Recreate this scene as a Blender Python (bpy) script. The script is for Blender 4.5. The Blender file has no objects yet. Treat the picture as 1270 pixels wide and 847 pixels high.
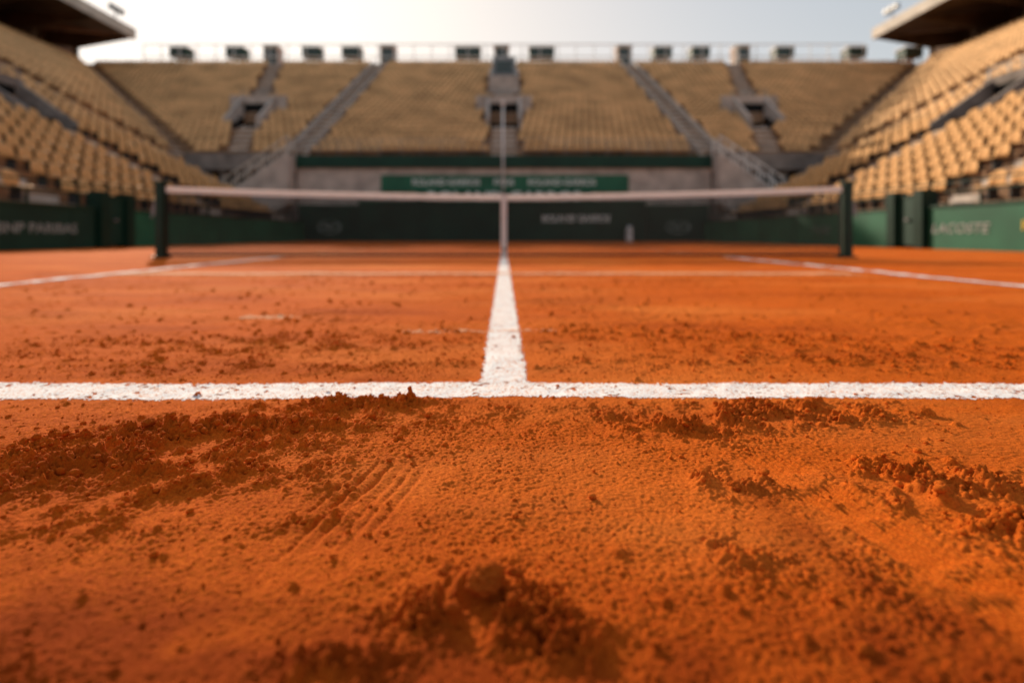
import bpy, bmesh, math, random
import numpy as np
from mathutils import Vector, Matrix
from mathutils.bvhtree import BVHTree
random.seed(7); rng = np.random.default_rng(11)
S = bpy.context.scene; COL = S.collection
PI = math.pi
# ---------------------------------------------------------------- helpers
def link(o, parent=None):
    COL.objects.link(o)
    if parent is not None: o.parent = parent
    return o
def thing(name, label, cat, loc=(0,0,0), rz=0, group=None):
    o = bpy.data.objects.new(name, None); o.location = loc; o.rotation_euler = (0,0,rz)
    o.empty_display_size = .2
    link(o); o['label'] = label; o['category'] = cat
    if group: o['group'] = group
    return o
def tag(o, label, cat, group=None, kind=None):
    if label: o['label'] = label
    if cat: o['category'] = cat
    if group: o['group'] = group
    if kind: o['kind'] = kind
    return o
class MB:
    def __init__(s): s.v=[]; s.f=[]
    def add(s, vs, fs):
        n=len(s.v); s.v+= [tuple(p) for p in vs]; s.f+= [tuple(i+n for i in f) for f in fs]; return s
    def box(s, x0,x1,y0,y1,z0,z1):
        x0,x1=min(x0,x1),max(x0,x1); y0,y1=min(y0,y1),max(y0,y1)
        return s.add([(x0,y0,z0),(x1,y0,z0),(x1,y1,z0),(x0,y1,z0),(x0,y0,z1),(x1,y0,z1),(x1,y1,z1),(x0,y1,z1)],
            [(0,3,2,1),(4,5,6,7),(0,1,5,4),(1,2,6,5),(2,3,7,6),(3,0,4,7)])
    def prism(s, poly, u0, u1, mp):
        n=len(poly)
        vs=[mp(u0,v,z) for v,z in poly]+[mp(u1,v,z) for v,z in poly]
        fs=[tuple(range(n)),tuple(range(n,2*n))]+[(i,(i+1)%n,(i+1)%n+n,i+n) for i in range(n)]
        return s.add(vs,fs)
    def tube(s, a, b, r, n=8, r2=None):
        a=Vector(a); b=Vector(b); d=(b-a).normalized(); r2=r if r2 is None else r2
        u=d.orthogonal().normalized(); w=d.cross(u)
        vs=[a+(u*math.cos(2*PI*i/n)+w*math.sin(2*PI*i/n))*r for i in range(n)]
        vs+=[b+(u*math.cos(2*PI*i/n)+w*math.sin(2*PI*i/n))*r2 for i in range(n)]
        return s.add(vs,[(i,(i+1)%n,(i+1)%n+n,i+n) for i in range(n)]+[tuple(range(n))[::-1],tuple(range(n,2*n))])
    def build(s, name, mat, parent=None, bevel=0, smooth=False):
        me=bpy.data.meshes.new(name); bm=bmesh.new()
        vs=[bm.verts.new(p) for p in s.v]
        for f in s.f:
            try: bm.faces.new([vs[i] for i in f])
            except ValueError: pass
        bmesh.ops.recalc_face_normals(bm, faces=bm.faces)
        if bevel: bmesh.ops.bevel(bm, geom=bm.edges[:], offset=bevel, segments=2, affect='EDGES', clamp_overlap=True)
        for f in bm.faces: f.smooth=smooth
        bm.to_mesh(me); bm.free()
        me.materials.append(mat)
        return link(bpy.data.objects.new(name, me), parent)
def fastmesh(name, V, F, mat, smooth=True):
    me=bpy.data.meshes.new(name); nv=len(V); nf=len(F); k=F.shape[1]
    me.vertices.add(nv); me.vertices.foreach_set('co', V.astype(np.float32).ravel())
    me.loops.add(nf*k); me.loops.foreach_set('vertex_index', F.astype(np.int32).ravel())
    me.polygons.add(nf); me.polygons.foreach_set('loop_start', np.arange(0,nf*k,k,dtype=np.int32))
    me.polygons.foreach_set('use_smooth', np.full(nf, smooth))
    me.update(calc_edges=True); me.materials.append(mat)
    return link(bpy.data.objects.new(name, me))
# ---------------------------------------------------------------- materials
def mat(name, col, rough=.8, var=.15, scale=4, bump=0, bscale=40, metal=0, col2=None, spec=.3, transl=0):
    m=bpy.data.materials.new(name); m.use_nodes=True; nt=m.node_tree; N=nt.nodes; L=nt.links
    b=N['Principled BSDF']; b.inputs['Roughness'].default_value=rough; b.inputs['Metallic'].default_value=metal
    b.inputs['Specular IOR Level'].default_value=spec
    tc=N.new('ShaderNodeTexCoord'); nz=N.new('ShaderNodeTexNoise'); nz.inputs['Scale'].default_value=scale; nz.inputs['Detail'].default_value=6
    L.new(tc.outputs['Object'], nz.inputs['Vector'])
    mx=N.new('ShaderNodeMix'); mx.data_type='RGBA'
    c2=col2 if col2 else tuple(c*(1-var*2) for c in col)
    mx.inputs[6].default_value=(*c2,1); mx.inputs[7].default_value=(*[min(1,c*(1+var*.6)) for c in col],1)
    rp=N.new('ShaderNodeMapRange'); rp.inputs[1].default_value=.35; rp.inputs[2].default_value=.65
    L.new(nz.outputs[0], rp.inputs[0]); L.new(rp.outputs[0], mx.inputs[0]); L.new(mx.outputs[2], b.inputs['Base Color'])
    if bump:
        n2=N.new('ShaderNodeTexNoise'); n2.inputs['Scale'].default_value=bscale; n2.inputs['Detail'].default_value=4
        L.new(tc.outputs['Object'], n2.inputs['Vector'])
        bp=N.new('ShaderNodeBump'); bp.inputs['Strength'].default_value=bump; bp.inputs['Distance'].default_value=.01
        L.new(n2.outputs[0], bp.inputs['Height']); L.new(bp.outputs[0], b.inputs['Normal'])
    if transl:
        t=N.new('ShaderNodeBsdfTranslucent'); L.new(mx.outputs[2],t.inputs['Color']); ms=N.new('ShaderNodeMixShader'); ms.inputs[0].default_value=transl
        L.new(b.outputs[0],ms.inputs[1]); L.new(t.outputs[0],ms.inputs[2]); L.new(ms.outputs[0],N['Material Output'].inputs['Surface'])
    return m
M_conc=mat('concrete',(.54,.45,.385),.9,.15,1.5,.3,30)
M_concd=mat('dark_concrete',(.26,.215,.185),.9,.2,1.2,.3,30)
M_terr=mat('terrace_concrete',(.34,.20,.115),.9,.2,1.0,.2,20)
M_aisle=mat('aisle_concrete',(.56,.47,.40),.9,.12,2,.2,30)
M_seat=mat('tan_plastic',(.76,.42,.17),.75,.15,.9,spec=.2)
M_seat2=mat('tan_plastic_haze',(.80,.48,.225),.75,.15,.6,spec=.2)  # paler seat tan, distance haze mixed into the base colour
M_brk=mat('dark_bracket',(.05,.05,.05),.5,.1)
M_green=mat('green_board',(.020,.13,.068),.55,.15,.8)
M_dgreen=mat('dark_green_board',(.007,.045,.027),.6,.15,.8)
M_postg=mat('dark_green_paint',(.006,.030,.018),.4,.1,5)
M_white=mat('white_paint',(.78,.78,.76),.6,.05,5)
M_wrail=mat('white_rail',(.80,.77,.72),.5,.05,5)
M_tape=mat('white_canvas',(.90,.86,.83),.9,.03,12,.3,300,transl=.4)
M_net=mat('black_cord',(.012,.011,.010),.8,.1)
M_metal=mat('grey_metal',(.25,.25,.25),.45,.1,4,metal=.3)
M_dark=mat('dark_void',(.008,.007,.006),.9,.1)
M_brown=mat('brown_soffit',(.12,.075,.045),.8,.2,.6)
M_fascia=mat('pale_fascia',(.60,.52,.43),.7,.1,1)
M_glass=mat('dark_glass',(.05,.07,.065),.25,.1,1,spec=.5)
M_letter=mat('white_letter',(.30,.34,.31),.7,.08,5)
M_letterd=mat('dim_letter',(.13,.19,.155),.7,.08,5)
M_lw=mat('bright_letter',(.72,.76,.72),.7,.05,5)
# ---------------------------------------------------------------- noise
GR=[]
for s in range(24):
    a=rng.random((256,256))*2*PI; GR.append((np.cos(a).astype(np.float32),np.sin(a).astype(np.float32)))
def gn(X,Y,wl,seed):
    th=seed*1.37+.4; c,s=math.cos(th),math.sin(th)
    x=(X*c-Y*s)/wl+seed*17.3; y=(X*s+Y*c)/wl+seed*9.1
    xi=np.floor(x).astype(np.int64); yi=np.floor(y).astype(np.int64); fx=(x-xi).astype(np.float32); fy=(y-yi).astype(np.float32)
    gx,gy=GR[seed%24]
    def g(i,j):
        a=(yi+j)&255; b=(xi+i)&255
        return gx[a,b]*(fx-i)+gy[a,b]*(fy-j)
    u=fx*fx*fx*(fx*(fx*6-15)+10); v=fy*fy*fy*(fy*(fy*6-15)+10)
    a=g(0,0)*(1-u)+g(1,0)*u; b=g(0,1)*(1-u)+g(1,1)*u
    return (a*(1-v)+b*v)*1.5
def sst(a,b,x): t=np.clip((x-a)/(b-a),0,1); return t*t*(3-2*t)
H0=.331; F=635.; HY=292.; CX=625.
def gp(px,py):
    d=F*H0/(py-HY); return (px-CX)/F*d, d
PATCH=[(60,585,.16,.07,.9),(180,560,.2,.08,1),(330,530,.2,.06,1),(430,505,.16,.05,.9),(560,512,.16,.04,.5),(310,600,.12,.05,.7),
 (900,520,.2,.06,.8),(1000,510,.2,.06,.6),(1090,590,.09,.04,1),(1180,600,.10,.05,1),(910,600,.05,.035,.9),(850,540,.1,.05,.7),(1240,650,.06,.05,.9),
 (590,725,.060,.028,1.4),(640,770,.05,.025,1.1),(520,770,.04,.02,.9),(700,800,.05,.02,.9),(420,830,.05,.02,.8),(100,650,.1,.04,.5),(1150,640,.05,.04,.6),(400,650,.05,.04,.6),
 (1060,640,.03,.06,.8),(1110,720,.03,.04,.6),
 (350,455,.45,.06,.25),(850,450,.5,.06,.25),(150,430,.6,.2,.25),(450,425,.5,.15,.2),(850,415,.6,.2,.25),(1100,440,.5,.2,.25),(60,810,.05,.04,.3),(930,690,.04,.04,.5)]
def linefree(X,Y):
    return (1-.75*np.exp(-((Y-1.09)/.07)**4))*(1-.75*np.exp(-(X/.07)**4)*sst(1.05,1.15,Y))
def maskM(X,Y):
    M=np.zeros(X.shape,np.float32)
    for px,py,rx,ry,s in PATCH:
        x,y=gp(px,py); M+=s*np.exp(-((X-x)/rx)**2-((Y-y)/ry)**2).astype(np.float32)
    n=gn(X,Y,.09,3)+.7*gn(X,Y,.035,4)
    M=M*np.clip(.65+1.7*n,0,2)+.10*np.clip(gn(X,Y,.4,5)+.3,0,1)
    return np.clip(M,0,1.4)*linefree(X,Y)
def tracks(X,Y):
    T=np.zeros(X.shape,np.float32); R=np.zeros(X.shape,np.float32)
    t=(Y-.469)/(.743-.469); c=.448-.060*t; w=.043+.008*gn(X,Y,.09,3)
    k=sst(-.7,-.2,t)*(1-sst(.9,1.25,t))
    brk=np.clip(1.05+1.3*gn(X,Y,.06,13)+.8*gn(X,Y,.025,14),.15,1)
    inn=np.exp(-((X-c)/w)**4)*k; T+=inn*brk
    R+=inn*brk*(.0027*np.sin((X-c)*2*PI/.0110+.5*gn(X,Y,.2,7)))
    R+=k*.0045*(np.exp(-((X-c-w*1.15)/.010)**2)+np.exp(-((X-c+w*1.15)/.010)**2))*np.clip(.5+1.2*gn(X,Y,.03,11),0,1.4)
    t=(Y-.53)/.23; c=-.182+.045*t; inn=np.exp(-((X-c)/.062)**4)*sst(-.2,.1,t)*(1-sst(.85,1.1,t)); T+=.7*inn*brk
    for (x0,x1,ya,yb,dp) in [(-.230,-.180,.52,.765,.0036),(-.206,-.160,.54,.76,.0030),(-.184,-.143,.54,.75,.0018),(-.170,-.128,.55,.745,.0026),(-.250,-.203,.55,.72,.002),(-.218,-.173,.58,.76,.0016),(-.150,-.112,.56,.73,.0018)]:
        t=(Y-ya)/(yb-ya); c=x0+(x1-x0)*t+.001*gn(X,Y,.05,2)
        k=sst(-.1,.25,t)*(1-sst(.75,1.1,t))*np.clip(.9+.7*gn(X,Y,.03,6),.2,1.2)
        R+=k*(-dp*np.exp(-((X-c)/.0034)**2)+dp*.6*np.exp(-((X-c-.0075)/.0045)**2))
    return np.clip(T,0,1),R
def base(X,Y):
    return .0040*gn(X,Y,.55,1)*sst(0,1,Y*2)+.0018*gn(X,Y,.17,2)
def scuff(X,Y):
    far=sst(1.25,1.8,Y)*(1-sst(9,14,Y)); q=np.clip(gn(X*.5,Y*1.3,.8,16)+.5,0,1)
    return far*(.008*np.clip(gn(X*.5,Y*1.3,.20,15),-.3,1)*q)
def terrain(X,Y):
    rad=np.abs(Y)+.6*np.abs(X)
    near=1-sst(2.0,6.,rad); nr2=1-sst(.9,2.6,np.abs(Y)+.4*np.abs(X))
    M=maskM(X,Y); T,R=tracks(X,Y); M=M*(1-.85*T); lf=linefree(X,Y)
    b1=np.abs(gn(X,Y,.021,8)); b2=np.abs(gn(X,Y,.012,9)); b3=gn(X,Y,.0070,10); b4=gn(X,Y,.0045,12)
    h=base(X,Y)-.005*T*near+R
    h+=M*(.003+.013*np.clip(gn(X,Y,.045,6)+.1,0,1))*near
    h+=M*near*(.0085*(.4-b1)*1.4+.0085*(.4-b2))
    q=(.4+.6*lf)*(1-.6*T)
    h+=near*(.0009+.0052*M)*b3*q+nr2*(.0012+.0026*M)*b4*q
    h+=(.0018*gn(X,Y,.06,13)+.0010*gn(X,Y,.03,14))*near*(1-.7*T)
    x,y=gp(592,730); h+=.022*np.exp(-((X-x)/.032)**2-((Y-y)/.020)**2)*np.clip(.9+1.0*gn(X,Y,.022,5),.2,1.7)
    h+=scuff(X,Y)
    mid=sst(1.2,1.6,Y)*(1-sst(6,10,Y)); h+=mid*lf*(.0040*gn(X,Y,.030,17)+.006*np.clip(gn(X*.6,Y,.09,18),0,1))*np.clip(gn(X*.6,Y,.5,19)+.5,0,1.2)
    return h,M,T
def axis(step, lim):
    a=[0.]
    while a[-1]<lim: a.append(a[-1]+step(a[-1]))
    return np.array(a)
xp=axis(lambda x: .0018 if x<.48 else (.0018+(x-.48)*.0060 if x<12 else .07+(x-12)*.15), 220)
XS=np.concatenate([-xp[::-1][:-1],xp])
yp=axis(lambda t: .0016 if t<.5 else (.0016+(t-.5)*.0033 if t<14 else .05+(t-14)*.15), 320)+.28
yn=.28-axis(lambda t: .004+t*.15, 60)[1:]
YS=np.concatenate([yn[::-1],yp])
X,Y=np.meshgrid(XS,YS); ny,nx=X.shape
Hh,MM,TT=terrain(X,Y)
def prob_pts(n, x0,x1,y0,y1, thr, pw=1.3):
    px=rng.uniform(x0,x1,n); py=y0+(y1-y0)*rng.random(n)**pw
    m=maskM(px,py); t,_=tracks(px,py); lf=linefree(px,py); keep=(rng.random(n)<np.clip(m*(1-t)+thr*(1-.8*t),0,1)*np.clip(lf*1.1-.15,.05,1))&(np.abs(px)<py*1.15+.25)
    return px[keep],py[keep]
def stamp(P,r0,sg,cap,ky):
    mq=maskM(P[0],P[1])
    for x,y,m in zip(P[0],P[1],mq):
        r=min(r0*math.exp(rng.normal()*sg)*(.9+.45*m+ky*y),cap); e=r*rng.uniform(.7,1.4)
        i0,i1=np.searchsorted(XS,[x-r*1.5,x+r*1.5]); j0,j1=np.searchsorted(YS,[y-r*1.5,y+r*1.5])
        if i1-i0<2 or j1-j0<2: continue
        sb=(slice(j0,j1),slice(i0,i1)); a=rng.random()*PI; q=rng.uniform(.7,1)
        dx=X[sb]-x; dy=Y[sb]-y; u=dx*math.cos(a)+dy*math.sin(a); v=(-dx*math.sin(a)+dy*math.cos(a))/q
        rr=np.sqrt(u*u+v*v)/r; an=np.arctan2(v,u); rr=rr*(1+.18*np.sin(3*an+a*7)+.1*np.sin(5*an+a*3))
        Hh[sb]+=e*np.sqrt(np.clip(1-rr*rr,0,1))*.9
stamp(prob_pts(42000,-1.8,1.8,.3,2.2,.025),.0020,.55,.0105,.25)
stamp(prob_pts(16000,-3.8,3.8,1.6,4.2,.10,1.0),.0030,.4,.012,.5)
def hat(x,y):
    x=np.asarray(x,float); y=np.asarray(y,float)
    i=np.clip(np.searchsorted(XS,x),1,nx-1); j=np.clip(np.searchsorted(YS,y),1,ny-1)
    fx=(x-XS[i-1])/(XS[i]-XS[i-1]); fy=(y-YS[j-1])/(YS[j]-YS[j-1])
    return (Hh[j-1,i-1]*(1-fx)+Hh[j-1,i]*fx)*(1-fy)+(Hh[j,i-1]*(1-fx)+Hh[j,i]*fx)*fy
def clay_mat():
    m=bpy.data.materials.new('red_clay'); m.use_nodes=True; nt=m.node_tree; N=nt.nodes; L=nt.links
    b=N['Principled BSDF']; b.inputs['Roughness'].default_value=.95; b.inputs['Specular IOR Level'].default_value=.06
    tc=N.new('ShaderNodeTexCoord')
    def noise(s,d=5,r=.6,vec=None):
        n=N.new('ShaderNodeTexNoise'); n.inputs['Scale'].default_value=s; n.inputs['Detail'].default_value=d; n.inputs['Roughness'].default_value=r
        L.new(vec if vec is not None else tc.outputs['Object'],n.inputs['Vector']); return n.outputs[0]
    def mr(x,a,bb,c=0,d=1):
        r=N.new('ShaderNodeMapRange'); r.inputs[1].default_value=a; r.inputs[2].default_value=bb; r.inputs[3].default_value=c; r.inputs[4].default_value=d; L.new(x,r.inputs[0]); return r.outputs[0]
    def mix(f,a,c):
        x=N.new('ShaderNodeMix'); x.data_type='RGBA'; L.new(f,x.inputs[0])
        for i,k in ((6,a),(7,c)):
            if isinstance(k,tuple): x.inputs[i].default_value=(*k,1)
            else: L.new(k,x.inputs[i])
        return x.outputs[2]
    c=mix(mr(noise(300,2,.7),.3,.7),(.42,.058,.003),(.82,.178,.014))
    c=mix(mr(noise(1.3,4,.55),.42,.66,0,.6),c,(.68,.120,.007))
    st=N.new('ShaderNodeMapping'); st.inputs['Scale'].default_value=(.45,1.4,1); L.new(tc.outputs['Object'],st.inputs[0])
    c=mix(mr(noise(2.2,6,.65,st.outputs[0]),.48,.66,0,.55),c,(.36,.050,.004))
    c=mix(mr(noise(.9,5,.6,st.outputs[0]),.48,.66,0,.6),c,(.86,.25,.045))
    at=N.new('ShaderNodeAttribute'); at.attribute_name='damp_shade'  # mask for darker crumbly clay and shade painted into the foreground
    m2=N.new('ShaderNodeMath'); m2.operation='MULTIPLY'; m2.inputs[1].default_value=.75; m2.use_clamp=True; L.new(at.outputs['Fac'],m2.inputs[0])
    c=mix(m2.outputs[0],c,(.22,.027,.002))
    L.new(c,b.inputs['Base Color'])
    b1=N.new('ShaderNodeBump'); b1.inputs['Strength'].default_value=.9; b1.inputs['Distance'].default_value=.0018; L.new(noise(520,3,.75),b1.inputs['Height'])
    b2=N.new('ShaderNodeBump'); b2.inputs['Strength'].default_value=.55; b2.inputs['Distance'].default_value=.005; L.new(noise(140,5,.78),b2.inputs['Height'])
    L.new(b1.outputs[0],b2.inputs['Normal']); L.new(b2.outputs[0],b.inputs['Normal'])
    return m
M_clay=clay_mat()
V=np.stack([X,Y,Hh],-1).reshape(-1,3)
ii=np.arange((ny-1)*(nx-1)); jj=ii//(nx-1); kk=ii%(nx-1); a0=jj*nx+kk
ground=fastmesh('ground',V,np.stack([a0,a0+1,a0+nx+1,a0+nx],-1),M_clay)
ground['kind']='structure'; ground['label']='orange red clay court surface with crumbly loose patches'; ground['category']='ground'
def damp_shade(ob,arr):
    at=ob.data.attributes.new('damp_shade','FLOAT','POINT'); at.data.foreach_set('value',arr.astype(np.float32).ravel())
SHADE_DP=[(0,847,.18,.12,1.),(1270,830,.12,.10,.8),(1010,680,.035,.12,.9),(595,745,.04,.02,.45),(560,840,.14,.04,.3),(250,840,.2,.06,.7),(900,847,.2,.05,.6),(0,640,.14,.14,.35),(1270,560,.15,.1,.2)]  # corner and near-edge shade painted into the clay, plus darker patches
def damp_shadef(A,B,M,T):
    d=.25*M*(1-sst(1.2,2.5,B))+.22*np.clip(gn(A,B,.3,18)+.1,0,1)*(1-sst(.6,1.4,B))+.32*(1-sst(.34,.54,B+.03*gn(A,B,.1,6)))  # crumbly clay is darker; last term paints foreground shade into the colour
    for px,py,rx,ry,s in SHADE_DP:
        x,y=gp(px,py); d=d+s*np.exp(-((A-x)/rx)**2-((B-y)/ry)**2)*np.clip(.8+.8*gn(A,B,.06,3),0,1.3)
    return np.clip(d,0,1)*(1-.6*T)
damp_shade(ground,damp_shadef(X,Y,MM,TT))
def ico(sub,seed):
    bm=bmesh.new(); bmesh.ops.create_icosphere(bm,subdivisions=sub,radius=1); r=np.random.default_rng(seed)
    v=np.array([q.co[:] for q in bm.verts]); f=np.array([[w.index for w in q.verts] for q in bm.faces]); bm.free()
    d=np.ones(len(v))
    for _ in range(9):
        k=r.normal(size=3); k/=np.linalg.norm(k); d+=r.uniform(-.3,.22)*np.clip(v@k,0,1)**2
    d+=r.normal(size=len(v))*.05
    return v*d[:,None],f
TPL=[ico(2,i) for i in range(10)]; TPS=[ico(1,i+30) for i in range(10)]
px_,py_=prob_pts(90000,-1.5,1.5,.32,1.7,.12,1.1)
Vs=[];Fs=[];n=0; dl=[]
mk=maskM(px_,py_)
hz=hat(px_,py_); dmp_shade=damp_shadef(px_,py_,mk,np.zeros_like(px_))
for x,y,z,dm,mq in zip(px_,py_,hz,dmp_shade,mk):
    r=min(.00092*math.exp(rng.normal()*.6)*(1+.9*mq),.0065)*(.8+.35*y)
    v,f=(TPL if r>.0026 else TPS)[rng.integers(10)]
    a=rng.random(3)*2*PI; ca,sa=math.cos(a[0]),math.sin(a[0]); cb,sb_=math.cos(a[1]),math.sin(a[1])
    R=np.array([[ca,-sa*cb,sa*sb_],[sa,ca*cb,-ca*sb_],[0,sb_,cb]])
    w=(v*[1,rng.uniform(.7,1),rng.uniform(.6,.9)])@R.T*r+[x,y,z+r*.35]
    Vs.append(w);Fs.append(f+n);n+=len(v); dl.append(np.full(len(v),dm*.9))
crumbs=fastmesh('clay_crumbs',np.concatenate(Vs),np.concatenate(Fs),M_clay)
damp_shade(crumbs,np.concatenate(dl))
tag(crumbs,'small loose crumbs of red clay strewn over the near court','clay crumbs',kind='stuff')
CL=[(556,712,.0095,'dark clay clod at the left of the heap nearest the camera'),(600,738,.0165,'largest dark clay clod in the heap nearest the camera'),
 (635,712,.0085,'medium clay clod on the right shoulder of the heap nearest the camera'),
 (912,606,.0080,'clay clod standing alone left of the brushed drag mark'),(1075,808,.0065,'lone clay clod low on the right near the bottom edge'),
 (185,540,.0095,'rounded clay clod in the crumbly patch at the left'),(20,600,.0085,'clay clod at the far left edge of the near clay')]
for k,(px,py,r,lb) in enumerate(CL):
    x,y=gp(px,py); v,f=ico(4,50+k)
    nn=gn(v[:,0]*1.+v[:,2]*.7,v[:,1]*1.+v[:,2]*.5,.5,5+k)*.16+gn(v[:,0]-v[:,2],v[:,1]+v[:,2],.22,9)*.12
    w=v*(1+nn)[:,None]*[1.15,1,.75]*r
    o=fastmesh('clay_clod',w,f,M_clay); o.location=(x,y,float(hat(x,y))+r*.12); damp_shade(o,np.full(len(w),.55))
    tag(o,lb,'clod of clay')
# ---------------------------------------------------------------- lines
def line_mat(name,cw,co,lo,hi):
    m=bpy.data.materials.new(name); m.use_nodes=True; nt=m.node_tree; N=nt.nodes; L=nt.links
    b=N['Principled BSDF']; b.inputs['Roughness'].default_value=.9; b.inputs['Specular IOR Level'].default_value=.1
    tc=N.new('ShaderNodeTexCoord')
    def nz(s,a,c,d=5):
        n=N.new('ShaderNodeTexNoise'); n.inputs['Scale'].default_value=s; n.inputs['Detail'].default_value=d; n.inputs['Roughness'].default_value=.7
        L.new(tc.outputs['Object'],n.inputs['Vector'])
        r=N.new('ShaderNodeMapRange'); r.inputs[1].default_value=a; r.inputs[2].default_value=c; L.new(n.outputs[0],r.inputs[0]); return r.outputs[0]
    mx=N.new('ShaderNodeMix'); mx.data_type='RGBA'; mx.inputs[6].default_value=(*cw,1); mx.inputs[7].default_value=(*co,1)
    mm=N.new('ShaderNodeMath'); mm.operation='MULTIPLY'; L.new(nz(170,lo,hi),mm.inputs[0]); L.new(nz(14,.3,.55),mm.inputs[1])
    L.new(mm.outputs[0],mx.inputs[0]); L.new(mx.outputs[2],b.inputs['Base Color'])
    bp=N.new('ShaderNodeBump'); bp.inputs['Strength'].default_value=.6; bp.inputs['Distance'].default_value=.0018; L.new(nz(300,0,1),bp.inputs['Height']); L.new(bp.outputs[0],b.inputs['Normal'])
    return m
M_line=line_mat('powdery_white_line',(.93,.90,.87),(.66,.24,.08),.49,.61)
M_pale_trace=line_mat('pale_trace',(.80,.46,.27),(.72,.22,.06),.4,.6)
def strip(x0,x1,y0,y1,res,lab,along,wear=.62,rag=.006,lift=.0008,speck=.3,m_=None):
    def ax(a,b,isdepth):
        if isdepth:
            q=[a]
            while q[-1]<b: q.append(q[-1]+max(res,res*.9*q[-1]))
            return np.array(q)
        return np.linspace(a,b,max(3,int((b-a)/res)))
    g=rag
    if along=='x': xs=np.linspace(x0,x1,max(5,int((x1-x0)/res))); ys=np.linspace(y0-g,y1+g,max(6,int((y1-y0+2*g)/res)))
    else: xs=np.linspace(x0-g,x1+g,max(6,int((x1-x0+2*g)/res))); ys=ax(y0,y1,True)
    A,B=np.meshgrid(xs,ys); m,n=A.shape
    z=hat(A,B); lo=base(A,B)+scuff(A,B)
    ex=z-lo
    z=z+lift+.004*sst(1.8,5,B)
    e=np.minimum(A-x0,x1-A) if along=='y' else np.minimum(B-y0,y1-B)
    ns=gn(A,B,.03,19)*.45+gn(A,B,.009,20)*.6
    rn=rng.random(A.shape)-.5
    keep=(e/g+ns*1.0+rn*1.2>0.)&((gn(A,B,.05,21)*.4+gn(A,B,.012,22)*.6+rn*speck)<wear)&((ex<.0042)|(B>1.6))
    kf=((keep[:-1,:-1].astype(int)+keep[1:,:-1]+keep[:-1,1:]+keep[1:,1:])>=3).ravel()
    i=np.arange((m-1)*(n-1)); a=(i//(n-1))*n+i%(n-1)
    Fq=np.stack([a,a+1,a+n+1,a+n],-1)[kf]
    V=np.stack([A,B,z],-1).reshape(-1,3)
    o=fastmesh('court_line',V,Fq,m_ or M_line); tag(o,lab,'court line'); return o
SLX=3.32
strip(-SLX,SLX,1.038,1.146,.0020,'white service line crossing the whole court closest to the camera','x',wear=.42,rag=.012)
strip(-.053,.053,1.140,7.46,.0023,'white centre service line running away from the camera to the net','y',wear=.52,rag=.011)
strip(-SLX-.06,-SLX+.06,.5,7.6,.012,'white sideline along the left of the court before the net','y',wear=.9,rag=.012,lift=.004)
strip(SLX-.06,SLX+.06,.5,7.6,.012,'white sideline along the right of the court before the net','y',wear=.9,rag=.012,lift=.004)
strip(-SLX-.04,-SLX+.04,7.62,19.38,.02,'faint sideline beyond the net on the left','y',wear=.9,rag=.008,lift=.005,m_=M_pale_trace)
strip(SLX-.04,SLX+.04,7.62,19.38,.02,'faint sideline beyond the net on the right','y',wear=.9,rag=.008,lift=.005,m_=M_pale_trace)
strip(-.04,.04,7.56,13.8,.012,'faint centre line beyond the net','y',wear=.9,rag=.006,lift=.006,m_=M_pale_trace)
strip(-SLX+.05,SLX-.05,13.84,13.94,.02,'faint service line on the far side of the net','x',wear=.9,lift=.004,m_=M_pale_trace)
strip(-SLX-.05,SLX+.05,19.4,19.52,.02,'faint far baseline in front of the green back wall','x',wear=.9,lift=.004,m_=M_pale_trace)
for (pa,pb,py,w,lb) in [(500,690,411,.025,'worn remains of a pale mark crossing the centre line'),(300,372,394,.05,'short pale scuff left of the centre line'),(130,1060,340,.11,'pale cross mark over the clay just before the net')]:
    xa,y=gp(pa,py); xb,_=gp(pb,py)
    if py==340: strip(xa,xb,y-w,y+w,.008,lb,'x',wear=.5,rag=.06,lift=.002,speck=.5,m_=M_pale_trace)  # wide pale orange band, lighter than the clay around it
    else: strip(xa,xb,y-w,y+w,.004,lb,'x',wear=.08,rag=.03,lift=.001,speck=.6,m_=M_pale_trace)
# ---------------------------------------------------------------- net
ND=7.515; PX=5.03
def topz(x): 
    t=abs(x)/PX; return .925+.125*(.35*t+.65*t*t)
net=thing('tennis_net','black mesh tennis net with white top band stretched across the court','net',(0,ND,0))
mb=MB()
def rib(pts,w,axis):
    vs=[];fs=[]
    for (x,z) in pts:
        if axis=='h': vs+=[(x,-w,z-w),(x,-w,z+w),(x,w,z+w),(x,w,z-w)]
        else: vs+=[(x-w,-w,z),(x+w,-w,z),(x+w,w,z),(x-w,w,z)]
    for i in range(len(pts)-1):
        for k in range(4): fs.append((4*i+k,4*i+(k+1)%4,4*i+4+(k+1)%4,4*i+4+k))
    mb.add(vs,fs)
nr=22
for k in range(nr):
    f=k/nr; rib([(x,.06+(topz(x)-.10)*f) for x in np.linspace(-PX+.08,PX-.08,41)],.0050,'h')
for x in np.arange(-PX+.08,PX-.07,.042): rib([(x,.03),(x,topz(x)-.03)],.0048,'v')
mb.build('netting',M_net,net)
def band(zf0,zf1,xs,th):
    b=MB(); vs=[];fs=[]
    for x in xs: 
        z0,z1=zf0(x),zf1(x); vs+=[(x,-th,z0),(x,-th,z1),(x,th,z1),(x,th,z0)]
    for i in range(len(xs)-1):
        for k in range(4): fs.append((4*i+k,4*i+(k+1)%4,4*i+4+(k+1)%4,4*i+4+k))
    fs+=[(0,1,2,3),tuple(4*(len(xs)-1)+k for k in (3,2,1,0))]
    b.add(vs,fs); return b
xs=np.linspace(-PX+.07,PX-.07,61)
wob={float(x):random.uniform(-.004,.004) for x in xs}
band(lambda x:topz(x)-.088+wob[float(x)],lambda x:topz(x),xs,.009).build('top_band',M_tape,net)
band(lambda x:.02,lambda x:.06,xs,.006).build('bottom_band',M_net,net)
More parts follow.
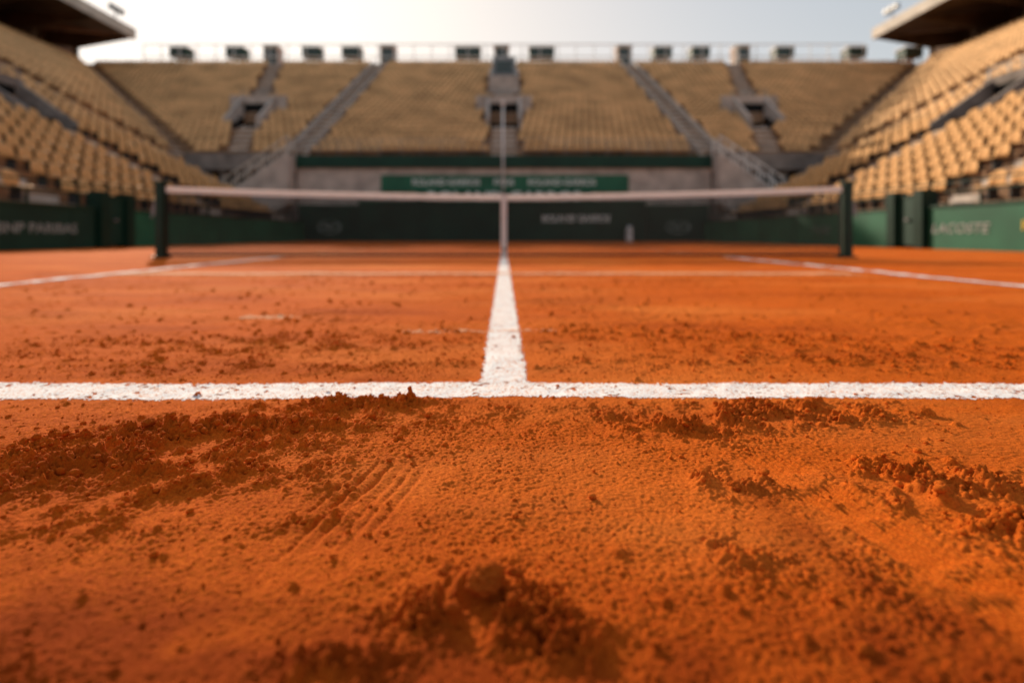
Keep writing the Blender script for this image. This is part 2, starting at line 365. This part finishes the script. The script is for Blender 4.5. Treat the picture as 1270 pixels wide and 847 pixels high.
for s in(-1,1): band(lambda x:.04,lambda x:topz(x)-.09,np.array([s*(PX-.1),s*(PX-.085)]),.006).build('side_band',M_net,net)
st=MB(); st.box(-.042,.042,-.018,-.013,.0,.93); st.box(-.042,.042,.013,.018,.0,.93); st.box(-.042,.042,-.018,.018,.93,.935); st.build('centre_strap',M_tape,net)
MB().box(-.03,.03,-.025,-.019,.1,.15).build('strap_buckle',M_metal,net)
for s in(-1,1): MB().tube((s*PX,0,topz(PX)-.01),(s*(PX-.1),0,topz(PX)-.01),.008).build('cable',M_metal,net)
def net_post(x,lb):
    t=thing('net_post',lb,'net post',(x,ND,0),group='posts holding the net')
    MB().box(-.06,.06,-.06,.06,-.02,1.08).build('shaft',M_postg,t,bevel=.012)
    MB().box(-.075,.075,-.075,.075,1.08,1.12).build('cap',M_postg,t,bevel=.01)
    MB().box(-.1,.1,-.1,.1,-.02,.03).build('base_plate',M_postg,t,bevel=.008)
    s=1 if x>0 else -1
    c=MB(); c.box(s*.06,s*.1,-.04,.04,.62,.82); c.build('winder',M_metal,t,bevel=.006)
    c=MB(); c.tube((s*.1,0,.72),(s*.14,0,.72),.012); c.tube((s*.13,0,.72),(s*.13,-.02,.58),.009); c.build('crank_handle',M_metal,t)
net_post(-PX,'dark green net post at the left end of the net')
net_post(PX,'dark green net post at the right end of the net')
# ---------------------------------------------------------------- grandstands
RP=.75; RPS=.82; RR=.445; XI=10.8; ZI=1.1; YB=28.; XB=XI+8*RPS; ZB=ZI+RR*8; NK=26; SL=RR/RP
Y0=3.
MP={'back':lambda u,v,z:(u,v,z),'right':lambda u,v,z:(v,u,z),'left':lambda u,v,z:(-v,u,z)}
PIT={'back':RP,'left':RPS,'right':RPS}
def mbox(mb,side,u0,u1,v0,v1,z0,z1):
    f=MP[side]; a=f(u0,v0,z0); b=f(u1,v1,z1); mb.box(a[0],b[0],a[1],b[1],z0,z1)
rowsB=[(YB+RP*k, ZB+RR*k) for k in range(NK)]
rowsS=[(XI+RPS*j, ZI+RR*j) for j in range(NK+8)]
def fan(v): return 14.9+.332*(v-YB)
vs0=XI+8*RPS; vs1=XI+11*RPS
ENT={'back':[(0.,32.5,34.75,.95),(-16.7,32.5,34.75,.95),(16.7,32.5,34.75,.95)],
     'left':[(19.9,vs0,vs1,.9)],'right':[(19.9,vs0,vs1,.9)]}
def cuts(side,v):
    return [(c-w,c+w) for c,v0,v1,w in ENT[side] if v+.01>=v0-.3 and v+PIT[side]<=v1+.4]
def terrace(side,rows,span):
    mb=MB(); P=PIT[side]
    for v,z in rows:
        u0,u1=span(v); segs=[(u0,u1)]
        for a,b in cuts(side,v):
            ns=[]
            for p,q in segs:
                if a<q and b>p: ns+=[(p,a),(b,q)]
                else: ns.append((p,q))
            segs=ns
        for p,q in segs: mbox(mb,side,p,q,v,v+P,z-.75,z)
    return mb
spanB=lambda v:(-(XB+(v-YB)*RPS/RP),XB+(v-YB)*RPS/RP)
spanS=lambda v:(Y0, 26.5 if v<XB-.1 else YB+(v-XB)*RP/RPS+RP)
G={}
G['back']=thing('grandstand','far grandstand facing the camera behind the green back wall, split by a central aisle','grandstand',(0,YB,0))
G['left']=thing('grandstand','shaded grandstand along the left side of the court','grandstand',(-XI,14,0))
G['right']=thing('grandstand','sunlit grandstand along the right side of the court','grandstand',(XI,14,0))
def sub(mb,name,m,par,side,**k):
    L=G[side].location; mb.v=[(p[0]-L[0],p[1]-L[1],p[2]-L[2]) for p in mb.v]; return mb.build(name,m,par,**k)
def gbuild(mb,name,m,side,**k): return sub(mb,name,m,G[side],side,**k)
TB=terrace('back',rowsB,spanB); TL=terrace('left',rowsS,spanS); TR=terrace('right',rowsS,spanS)
occ=[(list(q.v),list(q.f)) for q in (TB,TL,TR)]
gbuild(TB,'terrace',M_terr,'back'); gbuild(TL,'terrace',M_terr,'left'); gbuild(TR,'terrace',M_terr,'right')
def aisle(side,rows,uf,w=.55):
    mb=MB(); P=PIT[side]
    for v,z in rows:
        u=uf(v)
        if any(a-.2<u<b+.2 for a,b in cuts(side,v)):
            if mb.v: gbuild(mb,'aisle_steps',M_aisle,side); mb=MB()
            continue
        mbox(mb,side,u-w,u+w,v+.003,v+P+.0,z-.05,z+.012); mbox(mb,side,u-w,u+w,v+P*.53,v+P+.01,z+.012,z+RR*.5)
    if mb.v: gbuild(mb,'aisle_steps',M_aisle,side)
for i,f in enumerate([lambda v:0., lambda v:-11.4, lambda v:11.4, lambda v:-fan(v), lambda v:fan(v)]): aisle('back',rowsB,f,.7 if i==0 else .5)
AS=[5.5,12.5,19.9,25.6]
for s in('left','right'):
    for u in AS: aisle(s,rowsS,lambda v,u=u:u,.42)
    aisle(s,rowsS[8:],lambda v:YB+(v-XB)*RP/RPS+.25,.35)
for u in(-11.4,11.4):
    for e in(-.62,.57):
        mb=MB(); mb.prism([(YB,ZB-.1),(YB+RP*NK,ZB+RR*NK-.1),(YB+RP*NK,ZB+RR*NK+.35),(YB,ZB+.35)],u+e,u+e+.05,MP['back']); gbuild(mb,'aisle_parapet',M_aisle,'back')
for side,rows in(('back',rowsB),('left',rowsS),('right',rowsS)):
    zr=(lambda v:(ZB+SL*(v-YB))) if side=='back' else (lambda v:(ZI+RR/RPS*(v-XI)))
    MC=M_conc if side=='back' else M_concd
    for c,v0,v1,w in ENT[side]:
        bk=side=='back'
        z0=zr(v0)-.2; zt=zr(v1)+(1.15 if bk else .75); ze=zt-.55 if bk else zt-.4
        wg=.95 if bk else .35
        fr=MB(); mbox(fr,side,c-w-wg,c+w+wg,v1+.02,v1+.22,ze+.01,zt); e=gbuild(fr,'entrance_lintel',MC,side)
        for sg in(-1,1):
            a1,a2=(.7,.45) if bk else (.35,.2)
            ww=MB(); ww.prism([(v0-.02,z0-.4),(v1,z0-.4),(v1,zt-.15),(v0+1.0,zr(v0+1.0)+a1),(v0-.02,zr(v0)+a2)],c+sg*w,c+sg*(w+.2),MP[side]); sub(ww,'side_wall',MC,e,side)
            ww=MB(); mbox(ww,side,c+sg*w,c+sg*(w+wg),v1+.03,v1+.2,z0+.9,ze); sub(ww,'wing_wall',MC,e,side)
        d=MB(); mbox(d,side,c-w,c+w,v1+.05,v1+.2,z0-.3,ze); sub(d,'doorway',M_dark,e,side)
        d=MB(); mbox(d,side,c-w,c+w,v0-.01,v1+.05,z0-.3,z0-.02); sub(d,'landing',M_concd,e,side)
        d=MB()
        for zz in(.2,.4): mbox(d,side,c-w-.3,c+w+.3,v1+.08,v1+.11,zt+zz,zt+.03+zz)
        for uu in(-w-.2,-w*.3,w*.3,w+.2): mbox(d,side,c+uu-.02,c+uu+.02,v1+.08,v1+.11,zt,zt+.43)
        sub(d,'railing',M_metal,e,side)
pl=thing('camera_platform','grey concrete camera platform high in the central aisle of the far stand','platform',(0,39,ZB+SL*11))
MB().box(-1.15,1.15,0,.2,.0,1.3).build('front_wall',M_conc,pl)
for s in(-1,1): MB().prism([(.2,0),(4.5,1.8),(4.5,3.4),(.2,1.3)],s*.97,s*1.15,MP['back']).build('side_wall',M_conc,pl)
MB().box(-.95,.95,2.6,2.8,1.2,3.6).build('rear_wall',M_metal,pl)
MB().box(-.7,.7,2.55,2.58,2.3,3.3).build('window',M_glass,pl)
def skip(side,u,v):
    if side=='back':
        if abs(u)<1.0 or abs(abs(u)-11.4)<.85 or abs(abs(u)-fan(v))<.8: return True
        if abs(u)>spanB(v)[1]-.2: return True
        if abs(u)<1.5 and 38.4<v<43.5: return True
    else:
        if any(abs(u-a)<.7 for a in AS): return True
        e=spanS(v)[1]
        if v>XB-.1 and u>e-1.1: return True
        if u>e-.4: return True
    for c,v0,v1,w in ENT[side]:
        if abs(u-c)<w+.45 and v0-.1<v<v1-.1: return True
        if abs(u-c)<w+(1.15 if side=='back' else .5) and v1-.1<v<v1+.4: return True
    return False
SE=[]
for side,rows in(('back',rowsB),('left',rowsS),('right',rowsS)):
    for ri,(v,z) in enumerate(rows):
        u0,u1=(spanB(v) if side=='back' else spanS(v))
        u=u0+.3
        while u<u1-.2:
            if not skip(side,u,v):
                x,y,zz=MP[side](u,v+.42,z); SE.append((x,y,zz,{'back':0,'left':PI/2,'right':-PI/2}[side],side))
            u+=.47 if side=='back' else .53
def grid_shell(fn,nu,nv,th):
    P=[[Vector(fn(i/nu,j/nv)) for i in range(nu+1)] for j in range(nv+1)]
    vs=[];fs=[];W=nu+1
    for s in(0,1):
        for j in range(nv+1):
            for i in range(nu+1): 
                n_=th(i/nu,j/nv); vs.append(P[j][i]+(Vector(n_) if s else Vector((0,0,0))))
    o=W*(nv+1)
    for j in range(nv):
        for i in range(nu):
            a=j*W+i; fs.append((a,a+1,a+W+1,a+W)); fs.append((a+o,a+W+o,a+W+1+o,a+1+o))
    for i in range(nu): fs.append((i,i+o,i+1+o,i+1)); a=nv*W+i; fs.append((a,a+1,a+1+o,a+o))
    for j in range(nv): a=j*W; fs.append((a,a+W,a+W+o,a+o)); a=j*W+nu; fs.append((a,a+o,a+W+o,a+W))
    return vs,fs
def back_fn(a,b):
    x=(a-.5)*.41*(1-.30*max(0,b-.5)/.5); zz=.42+.33*b-(.08*(2*a-1)**4 if b>.9 else 0)
    return (x,.16+.07*b-.05*(2*a-1)**2*1.0,zz)
def pan_fn(a,b):
    x=(a-.5)*.42; y=-.22+.38*b; zz=.41-.03*b-.02*(1-(2*a-1)**2)+(-.035*(1-b/.2) if b<.2 else 0)
    return (x,y,zz)
def seat_geo(nu,nv):
    return grid_shell(back_fn,nu,nv,lambda a,b:(0,.025,0)), grid_shell(pan_fn,nu,nv,lambda a,b:(0,0,-.025))
def brk():
    m=MB(); m.box(-.02,.02,-.1,.14,.0,.36); m.box(-.12,.12,-.04,.04,0,.02); return m
A,B=seat_geo(2,2)
sv=[];sf=[]
for vs,fs in(A,B):
    k=len(sv); sv+= [tuple(p) for p in vs]; sf+=[tuple(i+k for i in f) for f in fs]
sv=np.array(sv); sf=np.array(sf); n=len(sv)
def place(s):
    c,si=math.cos(s[3]),math.sin(s[3]); w=sv.copy(); w[:,1]+=random.uniform(-.03,.03); w[:,2]+=random.uniform(-.012,.012)
    return np.stack([w[:,0]*c-w[:,1]*si+s[0], w[:,0]*si+w[:,1]*c+s[1], w[:,2]+s[2]],-1)
# choose the 300 seats that show largest: in frame and not hidden
inn=[s for s in SE if s[1]>0 and -.975<s[0]/s[1]<1.005 and (s[2]+.5-H0)/s[1]<.455 and (s[0]**2+s[1]**2)<34**2]
bv=[];bf=[]
for s in inn:
    k=len(bv); bv+=place(s).tolist(); bf+=[tuple(int(i)+k for i in f) for f in sf]
for v_,f_ in occ:
    k=len(bv); bv+=[list(p) for p in v_]; bf+=[tuple(i+k for i in f) for f in f_]
bvh=BVHTree.FromPolygons(bv,bf); camp=Vector((0,0,H0)); sc=[]
for s in inn:
    cnt=0
    for (lx,lz) in ((-.12,.70),(.12,.70),(0,.58),(0,.74),(-.1,.4),(.1,.4)):
        ly=.2 if lz>.5 else -.2
        c,si=math.cos(s[3]),math.sin(s[3]); p=Vector((lx*c-ly*si+s[0],lx*si+ly*c+s[1],s[2]+lz)); d=p-camp; L_=d.length
        h=bvh.ray_cast(camp,d/L_,L_-.12)
        if h[0] is None: cnt+=1
    if cnt: sc.append((-(cnt+1)/(s[0]**2+s[1]**2),s))
sc.sort(key=lambda q:q[0]); ind=[q[1] for q in sc[:300]]; ids=set(id(q) for q in ind); rest=[s for s in SE if id(s) not in ids]
A,B=seat_geo(6,4); proto=None
LBL={'left':('tan plastic seat in the shaded left stand, among its rows nearest the court','near seats of the left stand'),'right':('tan plastic seat in the sunlit right stand, among its rows nearest the court','near seats of the right stand'),'back':('tan plastic seat in a lower row of the far stand','near seats of the far stand')}
for s in ind:
    if proto is None:
        proto=thing('stadium_seat','','seat')
        m=MB(); m.add(*B); m.build('seat_pan',M_seat,proto,smooth=True)
        m=MB(); m.add(*A); m.build('backrest',M_seat,proto,smooth=True)
        brk().build('bracket',M_brk,proto); o=proto; kids=list(proto.children)
    else:
        o=proto.copy(); COL.objects.link(o)
        for c in kids:
            d=c.copy(); COL.objects.link(d); d.parent=o
    o.location=s[:3]; o.rotation_euler=(random.uniform(-.03,.03),0,s[3]+random.uniform(-.04,.04)); o['label'],o['group']=LBL[s[4]]; o['category']='seat'
Vs=[];Fs=[]
for k,s in enumerate(rest): Vs.append(place(s)); Fs.append(sf+k*n)
o=fastmesh('stadium_seats',np.concatenate(Vs),np.concatenate(Fs),M_seat2,smooth=False)
tag(o,'dense rows of tan plastic seats filling the far stand and upper side stands','seats',kind='stuff')
# walls under the far stand
g=MB(); g.box(-11,11,27.2,27.5,0,3.9); gbuild(g,'concrete_wall',M_conc,'back')
g=MB(); g.box(-11,11,27.05,27.35,3.91,4.55); gbuild(g,'front_parapet',M_dgreen,'back')
for s in(-1,1):
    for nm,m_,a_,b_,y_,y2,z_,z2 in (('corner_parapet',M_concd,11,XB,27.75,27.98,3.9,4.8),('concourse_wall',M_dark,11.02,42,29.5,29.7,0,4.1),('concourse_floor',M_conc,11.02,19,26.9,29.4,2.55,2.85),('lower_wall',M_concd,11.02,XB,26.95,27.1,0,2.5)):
        g=MB(); g.box(s*a_,s*b_,y_,y2,z_,z2); gbuild(g,nm,m_,'back')
    for x in(13,15.5):
        g=MB(); g.box(s*x-.15,s*x+.15,28.2,28.5,2.85,4.5); gbuild(g,'column',M_concd,'back')
g=MB()
for zz in(4.85,5.12,5.4): g.box(-11,11,27.22,27.25,zz,zz+.03)
for x in np.arange(-11,11.1,1.1): g.box(x-.015,x+.015,27.21,27.255,4.55,5.43)
gbuild(g,'front_railing',M_metal,'back')
for s,lb in((-1,'concrete access stairs with pale rails at the left foot of the far stand'),(1,'concrete access stairs with white rails at the right foot of the far stand')):
    t=thing('access_stairs',lb,'stairs',(s*11.0,26.6,0))
    m=MB()
    for k in range(13): m.box(s*(.25*k),s*(.25*k+.25),-.5,.4,1.9-.17*k if k<8 else .5,4.5-.17*k)
    m.build('flight',M_conc,t)
    for yy in(-.5,.36):
        m=MB()
        for e in(.45,.9): m.tube((0,yy,4.5+e),(s*3.25,yy,2.32+e),.05)
        for q in np.linspace(0,1,6): m.box(s*3.25*q-.03,s*3.25*q+.03,yy-.02,yy+.02,4.4-2.2*q,5.4-2.18*q)
        m.build('handrail',M_wrail if s>0 else M_fascia,t)
ZT=16.25
g=thing('rim_railing','pale railing along the top rim of the far stand','railing',(0,48.2,ZT))
for zz in(.84,2.0):
    m=MB(); m.box(-34,34,0,.08,zz,zz+.08); m.build('rail',M_wrail,g)
um=None
for x in np.arange(-34,34.1,1.7):
    if um is None:
        um=MB().box(-.035,.035,.085,.14,-.1,2.05).build('upright',M_wrail,g); um.location.x=x
    else:
        q=um.copy(); COL.objects.link(q); q.parent=g; q.location.x=x
g=MB(); g.box(-39,39,47.6,50,15.8,ZT); gbuild(g,'top_walkway',M_conc,'back')
BX=[(220,0),(290,0),(335,1),(385,0),(435,0),(480,1),(580,2),(622,1),(672,2),(775,1),(823,0),(870,0),(922,1),(975,0),(1065,0),(1135,0)]
NM=['first','second','third','fourth','fifth','sixth','seventh','eighth','ninth','tenth','eleventh']
for i,(px,ty) in enumerate(BX):
    x=(px-CX)/F*48.6; w={0:.85,1:.7,2:1.2}[ty]
    if ty==1: lb='tall grey stair hood on the far rim, %s from the left of the five'%NM[[2,5,7,9,12].index(i)]
    else: lb='dark glazed booth on the far rim, %s of eleven from the left'%NM[[j for j,b in enumerate(BX) if b[1]!=1].index(i)]
    t=thing('stair_hood' if ty==1 else 'rim_booth',lb,'stair hood' if ty==1 else 'booth',(x,48.7,ZT),group='grey stair hoods on the far rim' if ty==1 else 'dark booths on the far rim')
    z0=.1 if ty==1 else 1.1; z1=2.05 if ty==1 else 1.95
    MB().box(-w,w,0,1.2,z0,z1).build('body',M_conc if ty==1 else M_dgreen,t)
    MB().box(-w-.08,w+.08,-.1,1.3,z1,z1+.07).build('roof',M_wrail,t)
    MB().box(-w+.15,w-.15,-.03,-.004,z0+.25,z1-.15).build('window',M_glass,t)
    for s in(-1,1): MB().box(s*(w-.1)-.04,s*(w-.1)+.04,.2,.3,0,z0).build('leg',M_metal,t)
t=thing('camera_mast','slim white mast rising before the centre of the far stand','mast',(-.05,26.95,0))
MB().tube((0,0,1.9),(0,0,7.2),.06,10,.05).build('pole',M_white,t,smooth=True)
MB().box(-.12,.12,-.15,.15,7.2,7.42).build('camera_housing',M_white,t,bevel=.03)
MB().box(-.15,.15,-.12,.12,1.8,1.95).build('bracket',M_metal,t)
# ---------------------------------------------------------------- walls with lettering
def text(body,size,m,par,loc,rot,name='lettering',ext=.004,sx=1.,shear=0,off=.012):
    c=bpy.data.curves.new('txt','FONT'); c.body=body; c.size=size; c.extrude=ext; c.align_x='CENTER'; c.align_y='CENTER'; c.offset=off*size; c.shear=shear; c.resolution_u=3
    o=bpy.data.objects.new('txt',c); COL.objects.link(o); bpy.context.view_layer.update()
    me=bpy.data.meshes.new_from_object(o.evaluated_get(bpy.context.evaluated_depsgraph_get())); bpy.data.objects.remove(o)
    me.materials.clear(); me.materials.append(m)
    q=bpy.data.objects.new(name,me); link(q,par); q.location=loc; q.rotation_euler=rot; q.scale=(sx,1,1); return q
w=thing('back_wall','dark green back wall with white lettering behind the far baseline','wall',(0,25.6,0))
MB().box(-7.3,7.1,0,.25,0,2.0).build('panel',M_dgreen,w)
MB().box(-7.34,7.14,-.03,.28,2.0,2.07).build('cap',M_green,w)
MB().box(-.04,.04,-.02,-.003,0,2.0).build('joint',M_postg,w)
text('ROLAND GARROS',.48,M_lw,w,(3.6,-.012,1.15),(PI/2,0,0),sx=.85,off=.025)
for s,lb in((-1,'recessed dark green wall panel left of the back wall'),(1,'recessed dark green wall panel right of the back wall')):
    w=thing('back_wall',lb,'wall',(s*8.95,26.3,0))
    MB().box(-1.6,1.6,0,.2,0,1.85).build('panel',M_dgreen,w)
    MB().box(-1.62,1.62,-.02,.22,1.85,1.9).build('cap',M_green,w)
    r=MB(); n_=24; vs=[]
    for k in range(n_):
        a=2*PI*k/n_
        for rr in(1,.86): vs+=[(.62*rr*math.cos(a),-.01,.75+.32*rr*math.sin(a))]
    r.add(vs,[(2*k,2*k+1,(2*k+3)%(2*n_),(2*k+2)%(2*n_)) for k in range(n_)]); r.build('oval_emblem',M_letter,w)
    text('RG',.36,M_letter,w,(0,-.012,.75),(PI/2,0,0))
b=thing('banner','long green banner with white lettering on the concrete wall of the far stand','banner',(0,27.1,0))
MB().box(-6.5,6.6,-.02,.05,2.62,3.52).build('cloth',M_green,b)
text('ROLAND-GARROS      PARIS      ROLAND-GARROS',.46,M_lw,b,(0,-.03,3.12),(PI/2,0,0),sx=.94,off=.02)
b=thing('name_board','row of large pale letters on a dark board just above the net band','sign',(0,26.9,0))
MB().box(-4.6,4.6,-.02,.05,2.08,2.62).build('board',M_dgreen,b)
text('ROLAND-GARROS',.72,M_lw,b,(0,-.03,2.33),(PI/2,0,0),sx=1.35,off=.03)
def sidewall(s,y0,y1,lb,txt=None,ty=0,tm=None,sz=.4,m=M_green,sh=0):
    t=thing('courtside_wall',lb,'wall',(s*10.3,(y0+y1)/2,0)); h=(y1-y0)/2
    MB().box(0,s*.16,-h,h,0,.98).build('panel',m,t)
    MB().box(-s*.03,s*.2,-h,h,.98,1.04).build('cap',M_dgreen,t)
    for yy in np.arange(-h+2,h-.5,2.4): MB().box(-s*.006,-s*.001,yy-.015,yy+.015,0,.98).build('joint',M_postg,t)
    if txt: text(txt,sz,tm,t,(-s*.012,ty-(y0+y1)/2,.48),(PI/2,0,-s*PI/2) ,sx=1.1,shear=sh)
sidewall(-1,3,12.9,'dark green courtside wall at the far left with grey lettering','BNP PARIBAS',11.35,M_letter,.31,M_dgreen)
sidewall(-1,14.2,26.4,'green courtside wall running back behind the left net post')
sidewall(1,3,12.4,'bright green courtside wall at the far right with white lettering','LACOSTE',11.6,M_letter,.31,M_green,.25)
sidewall(1,13.7,26.4,'green courtside wall running back behind the right net post','PARIS',16.6,M_letterd,.36)
e=text('R',.28,mat('yellow_paint',(.6,.42,.05),.6,.05),None,(10.288,10.10,.52),(PI/2,0,-PI/2),'wall_emblem'); tag(e,'yellow mark on the green wall at the right edge of the photo','emblem')
for s,y0,y1,lb in((-1,12.95,14.15,'dark green gate pillar breaking the left courtside wall'),(1,12.45,13.65,'dark green gate pillar breaking the right courtside wall')):
    t=thing('gate_pillar',lb,'pillar',(s*10.3,(y0+y1)/2,0)); h=(y1-y0)/2
    for e in(-h+.15,h-.15): MB().box(-s*.12,s*.25,e-.15,e+.15,0,1.45).build('post',M_postg,t,bevel=.02)
    MB().box(s*.0,s*.1,-h+.3,h-.3,.08,1.3).build('gate_leaf',M_dgreen,t)
    MB().box(-s*.02,s*.12,-h+.3,h-.3,1.3,1.36).build('top_bar',M_postg,t)
    MB().box(-s*.06,-s*.0,-.05,.05,.7,.76).build('latch',M_metal,t)
for s,lb in((-1,'dark railing along the front of the left stand'),(1,'dark railing along the front of the right stand')):
    t=thing('stand_railing',lb,'railing',(s*10.62,14,ZI-.05))
    for zz in(.3,.52): MB().box(-.018,.018,-11,12.4,zz,zz+.035).build('rail',M_postg,t)
    um=None
    for yy in np.arange(-11,12.5,1.4):
        if um is None: um=MB().box(-.02,.02,-.02,.02,-.05,.3).build('upright',M_postg,t); um.location.y=yy
        else: q=um.copy(); COL.objects.link(q); q.parent=t; q.location.y=yy
    g=MB(); g.box(s*10.47,s*10.79,3,26.45,0,1.05); gbuild(g,'front_ledge',M_concd,'left' if s<0 else 'right')
    g=MB(); g.prism([(XI,0),(XB,0),(XB,ZB),(XI,ZI-.1)],26.5,26.6,MP['right' if s>0 else 'left']); gbuild(g,'end_wall',M_concd,'left' if s<0 else 'right')
t=thing('court_cooler','small white upright container standing before the dark green back wall','container',(6.15,25.1,0))
MB().tube((0,0,.02),(0,0,.72),.16,16,.14).build('body',M_white,t,smooth=False)
MB().tube((0,0,.72),(0,0,.8),.15,16,.05).build('lid',M_white,t)
MB().tube((0,-.15,.2),(0,-.2,.2),.02,8).build('tap',M_metal,t)
# ---------------------------------------------------------------- roofs
for s,side in((-1,'left'),(1,'right')):
    t=thing('stand_roof','curved canopy roof over the back of the %s stand, at the top %s corner'%(side,side),'roof',(s*34.3,26,18.6))
    prof=[(0,0),(4,.5),(9,1.0),(16,1.3),(16,1.9),(9,1.7),(4,1.3),(0,.75)]
    MB().prism([(v,z) for v,z in prof],-24,21.5,lambda u,v,z,s=s:(s*v,u,z)).build('roof_deck',M_brown,t)
    MB().box(-s*.1,-s*.003,-24,21.6,-.05,.85).build('fascia',M_fascia,t)
    MB().prism([(0,-.05),(4,.45),(16,1.25),(16,2.0),(9,1.8),(4,1.4),(0,.85)],21.61,21.75,lambda u,v,z,s=s:(s*v,u,z)).build('end_fascia',M_fascia,t)
    for yy in np.arange(-22,21.5,4.3):
        MB().prism([(.2,-.05),(15.9,1.2),(15.9,.4),(5,-1.1),(.2,-.25)],yy-.12,yy+.12,lambda u,v,z,s=s:(s*v,u,z)).build('beam',M_brown,t)
        MB().box(s*5-.15,s*5+.15,yy-.15,yy+.15,-4,-.9).build('column',M_brown,t)
    g=MB(); g.box(s*(XI+RPS*34),s*42,3,50,15.8,16.2); gbuild(g,'top_walkway',M_concd,side)
    g=MB(); g.box(s*42,s*42.3,3,50,0,19.6); gbuild(g,'rear_wall',M_brown,side)
    for k,yy in enumerate((12,16,20)):
        q=thing('floodlight','floodlight cluster on the %s roof edge, %s from the far end'%(side,['third','second','first'][k]),'floodlight',(s*(34.9),26+yy,19.4),group='floodlights on the roofs')
        MB().tube((0,0,0),(0,0,1.0),.05).tube((0,-.9,1.0),(0,.9,1.0),.04).build('frame',M_metal,q)
        for e in(-.6,0,.6): MB().box(-s*.25,s*.05,e-.22,e+.22,1.05,1.45).build('lamp_head',M_metal,q,bevel=.03)
# ---------------------------------------------------------------- light
EL=math.radians(24); AZ=math.radians(32.5)
sd=Vector((-math.sin(AZ)*math.cos(EL),math.cos(AZ)*math.cos(EL),math.sin(EL)))
l=bpy.data.lights.new('sun','SUN'); l.energy=5; l.angle=math.radians(.6); l.color=(1,.84,.65)
lo=bpy.data.objects.new('sun',l); COL.objects.link(lo); lo.rotation_euler=sd.to_track_quat('Z','Y').to_euler(); lo.location=(-20,40,40)
W=bpy.data.worlds.new('World'); S.world=W; W.use_nodes=True; nt=W.node_tree; N=nt.nodes; L=nt.links
sk=N.new('ShaderNodeTexSky'); sk.sky_type='NISHITA'; sk.sun_disc=False; sk.sun_elevation=EL; sk.sun_rotation=-AZ
sk.dust_density=3.; sk.air_density=1.; sk.ozone_density=1.
# hazy air: soften saturation, roll off the glow round the sun
hs=N.new('ShaderNodeHueSaturation'); hs.inputs['Saturation'].default_value=.95; hs.inputs['Value'].default_value=1.55; L.new(sk.outputs[0],hs.inputs['Color'])
v1=N.new('ShaderNodeVectorMath'); v1.operation='ADD'; v1.inputs[1].default_value=(4.5,4.5,4.5); L.new(hs.outputs[0],v1.inputs[0])
v2=N.new('ShaderNodeVectorMath'); v2.operation='DIVIDE'; L.new(hs.outputs[0],v2.inputs[0]); L.new(v1.outputs[0],v2.inputs[1])
v3=N.new('ShaderNodeVectorMath'); v3.operation='MULTIPLY'; v3.inputs[1].default_value=(10.3,9.6,8.9); L.new(v2.outputs[0],v3.inputs[0])
L.new(v3.outputs[0],N['Background'].inputs[0]); N['Background'].inputs[1].default_value=.13
# ---------------------------------------------------------------- camera
c=bpy.data.cameras.new('camera'); c.lens=18; c.sensor_width=36; c.clip_start=.02; c.clip_end=2000
c.shift_x=10/1270; c.shift_y=-131.5/1270
c.dof.use_dof=True; c.dof.focus_distance=.78; c.dof.aperture_fstop=1.6
co=bpy.data.objects.new('camera',c); COL.objects.link(co); co.location=(0,0,H0); co.rotation_euler=(PI/2,0,0)
S.camera=co
S.view_settings.view_transform='Standard'; S.view_settings.look='None'; S.view_settings.exposure=0
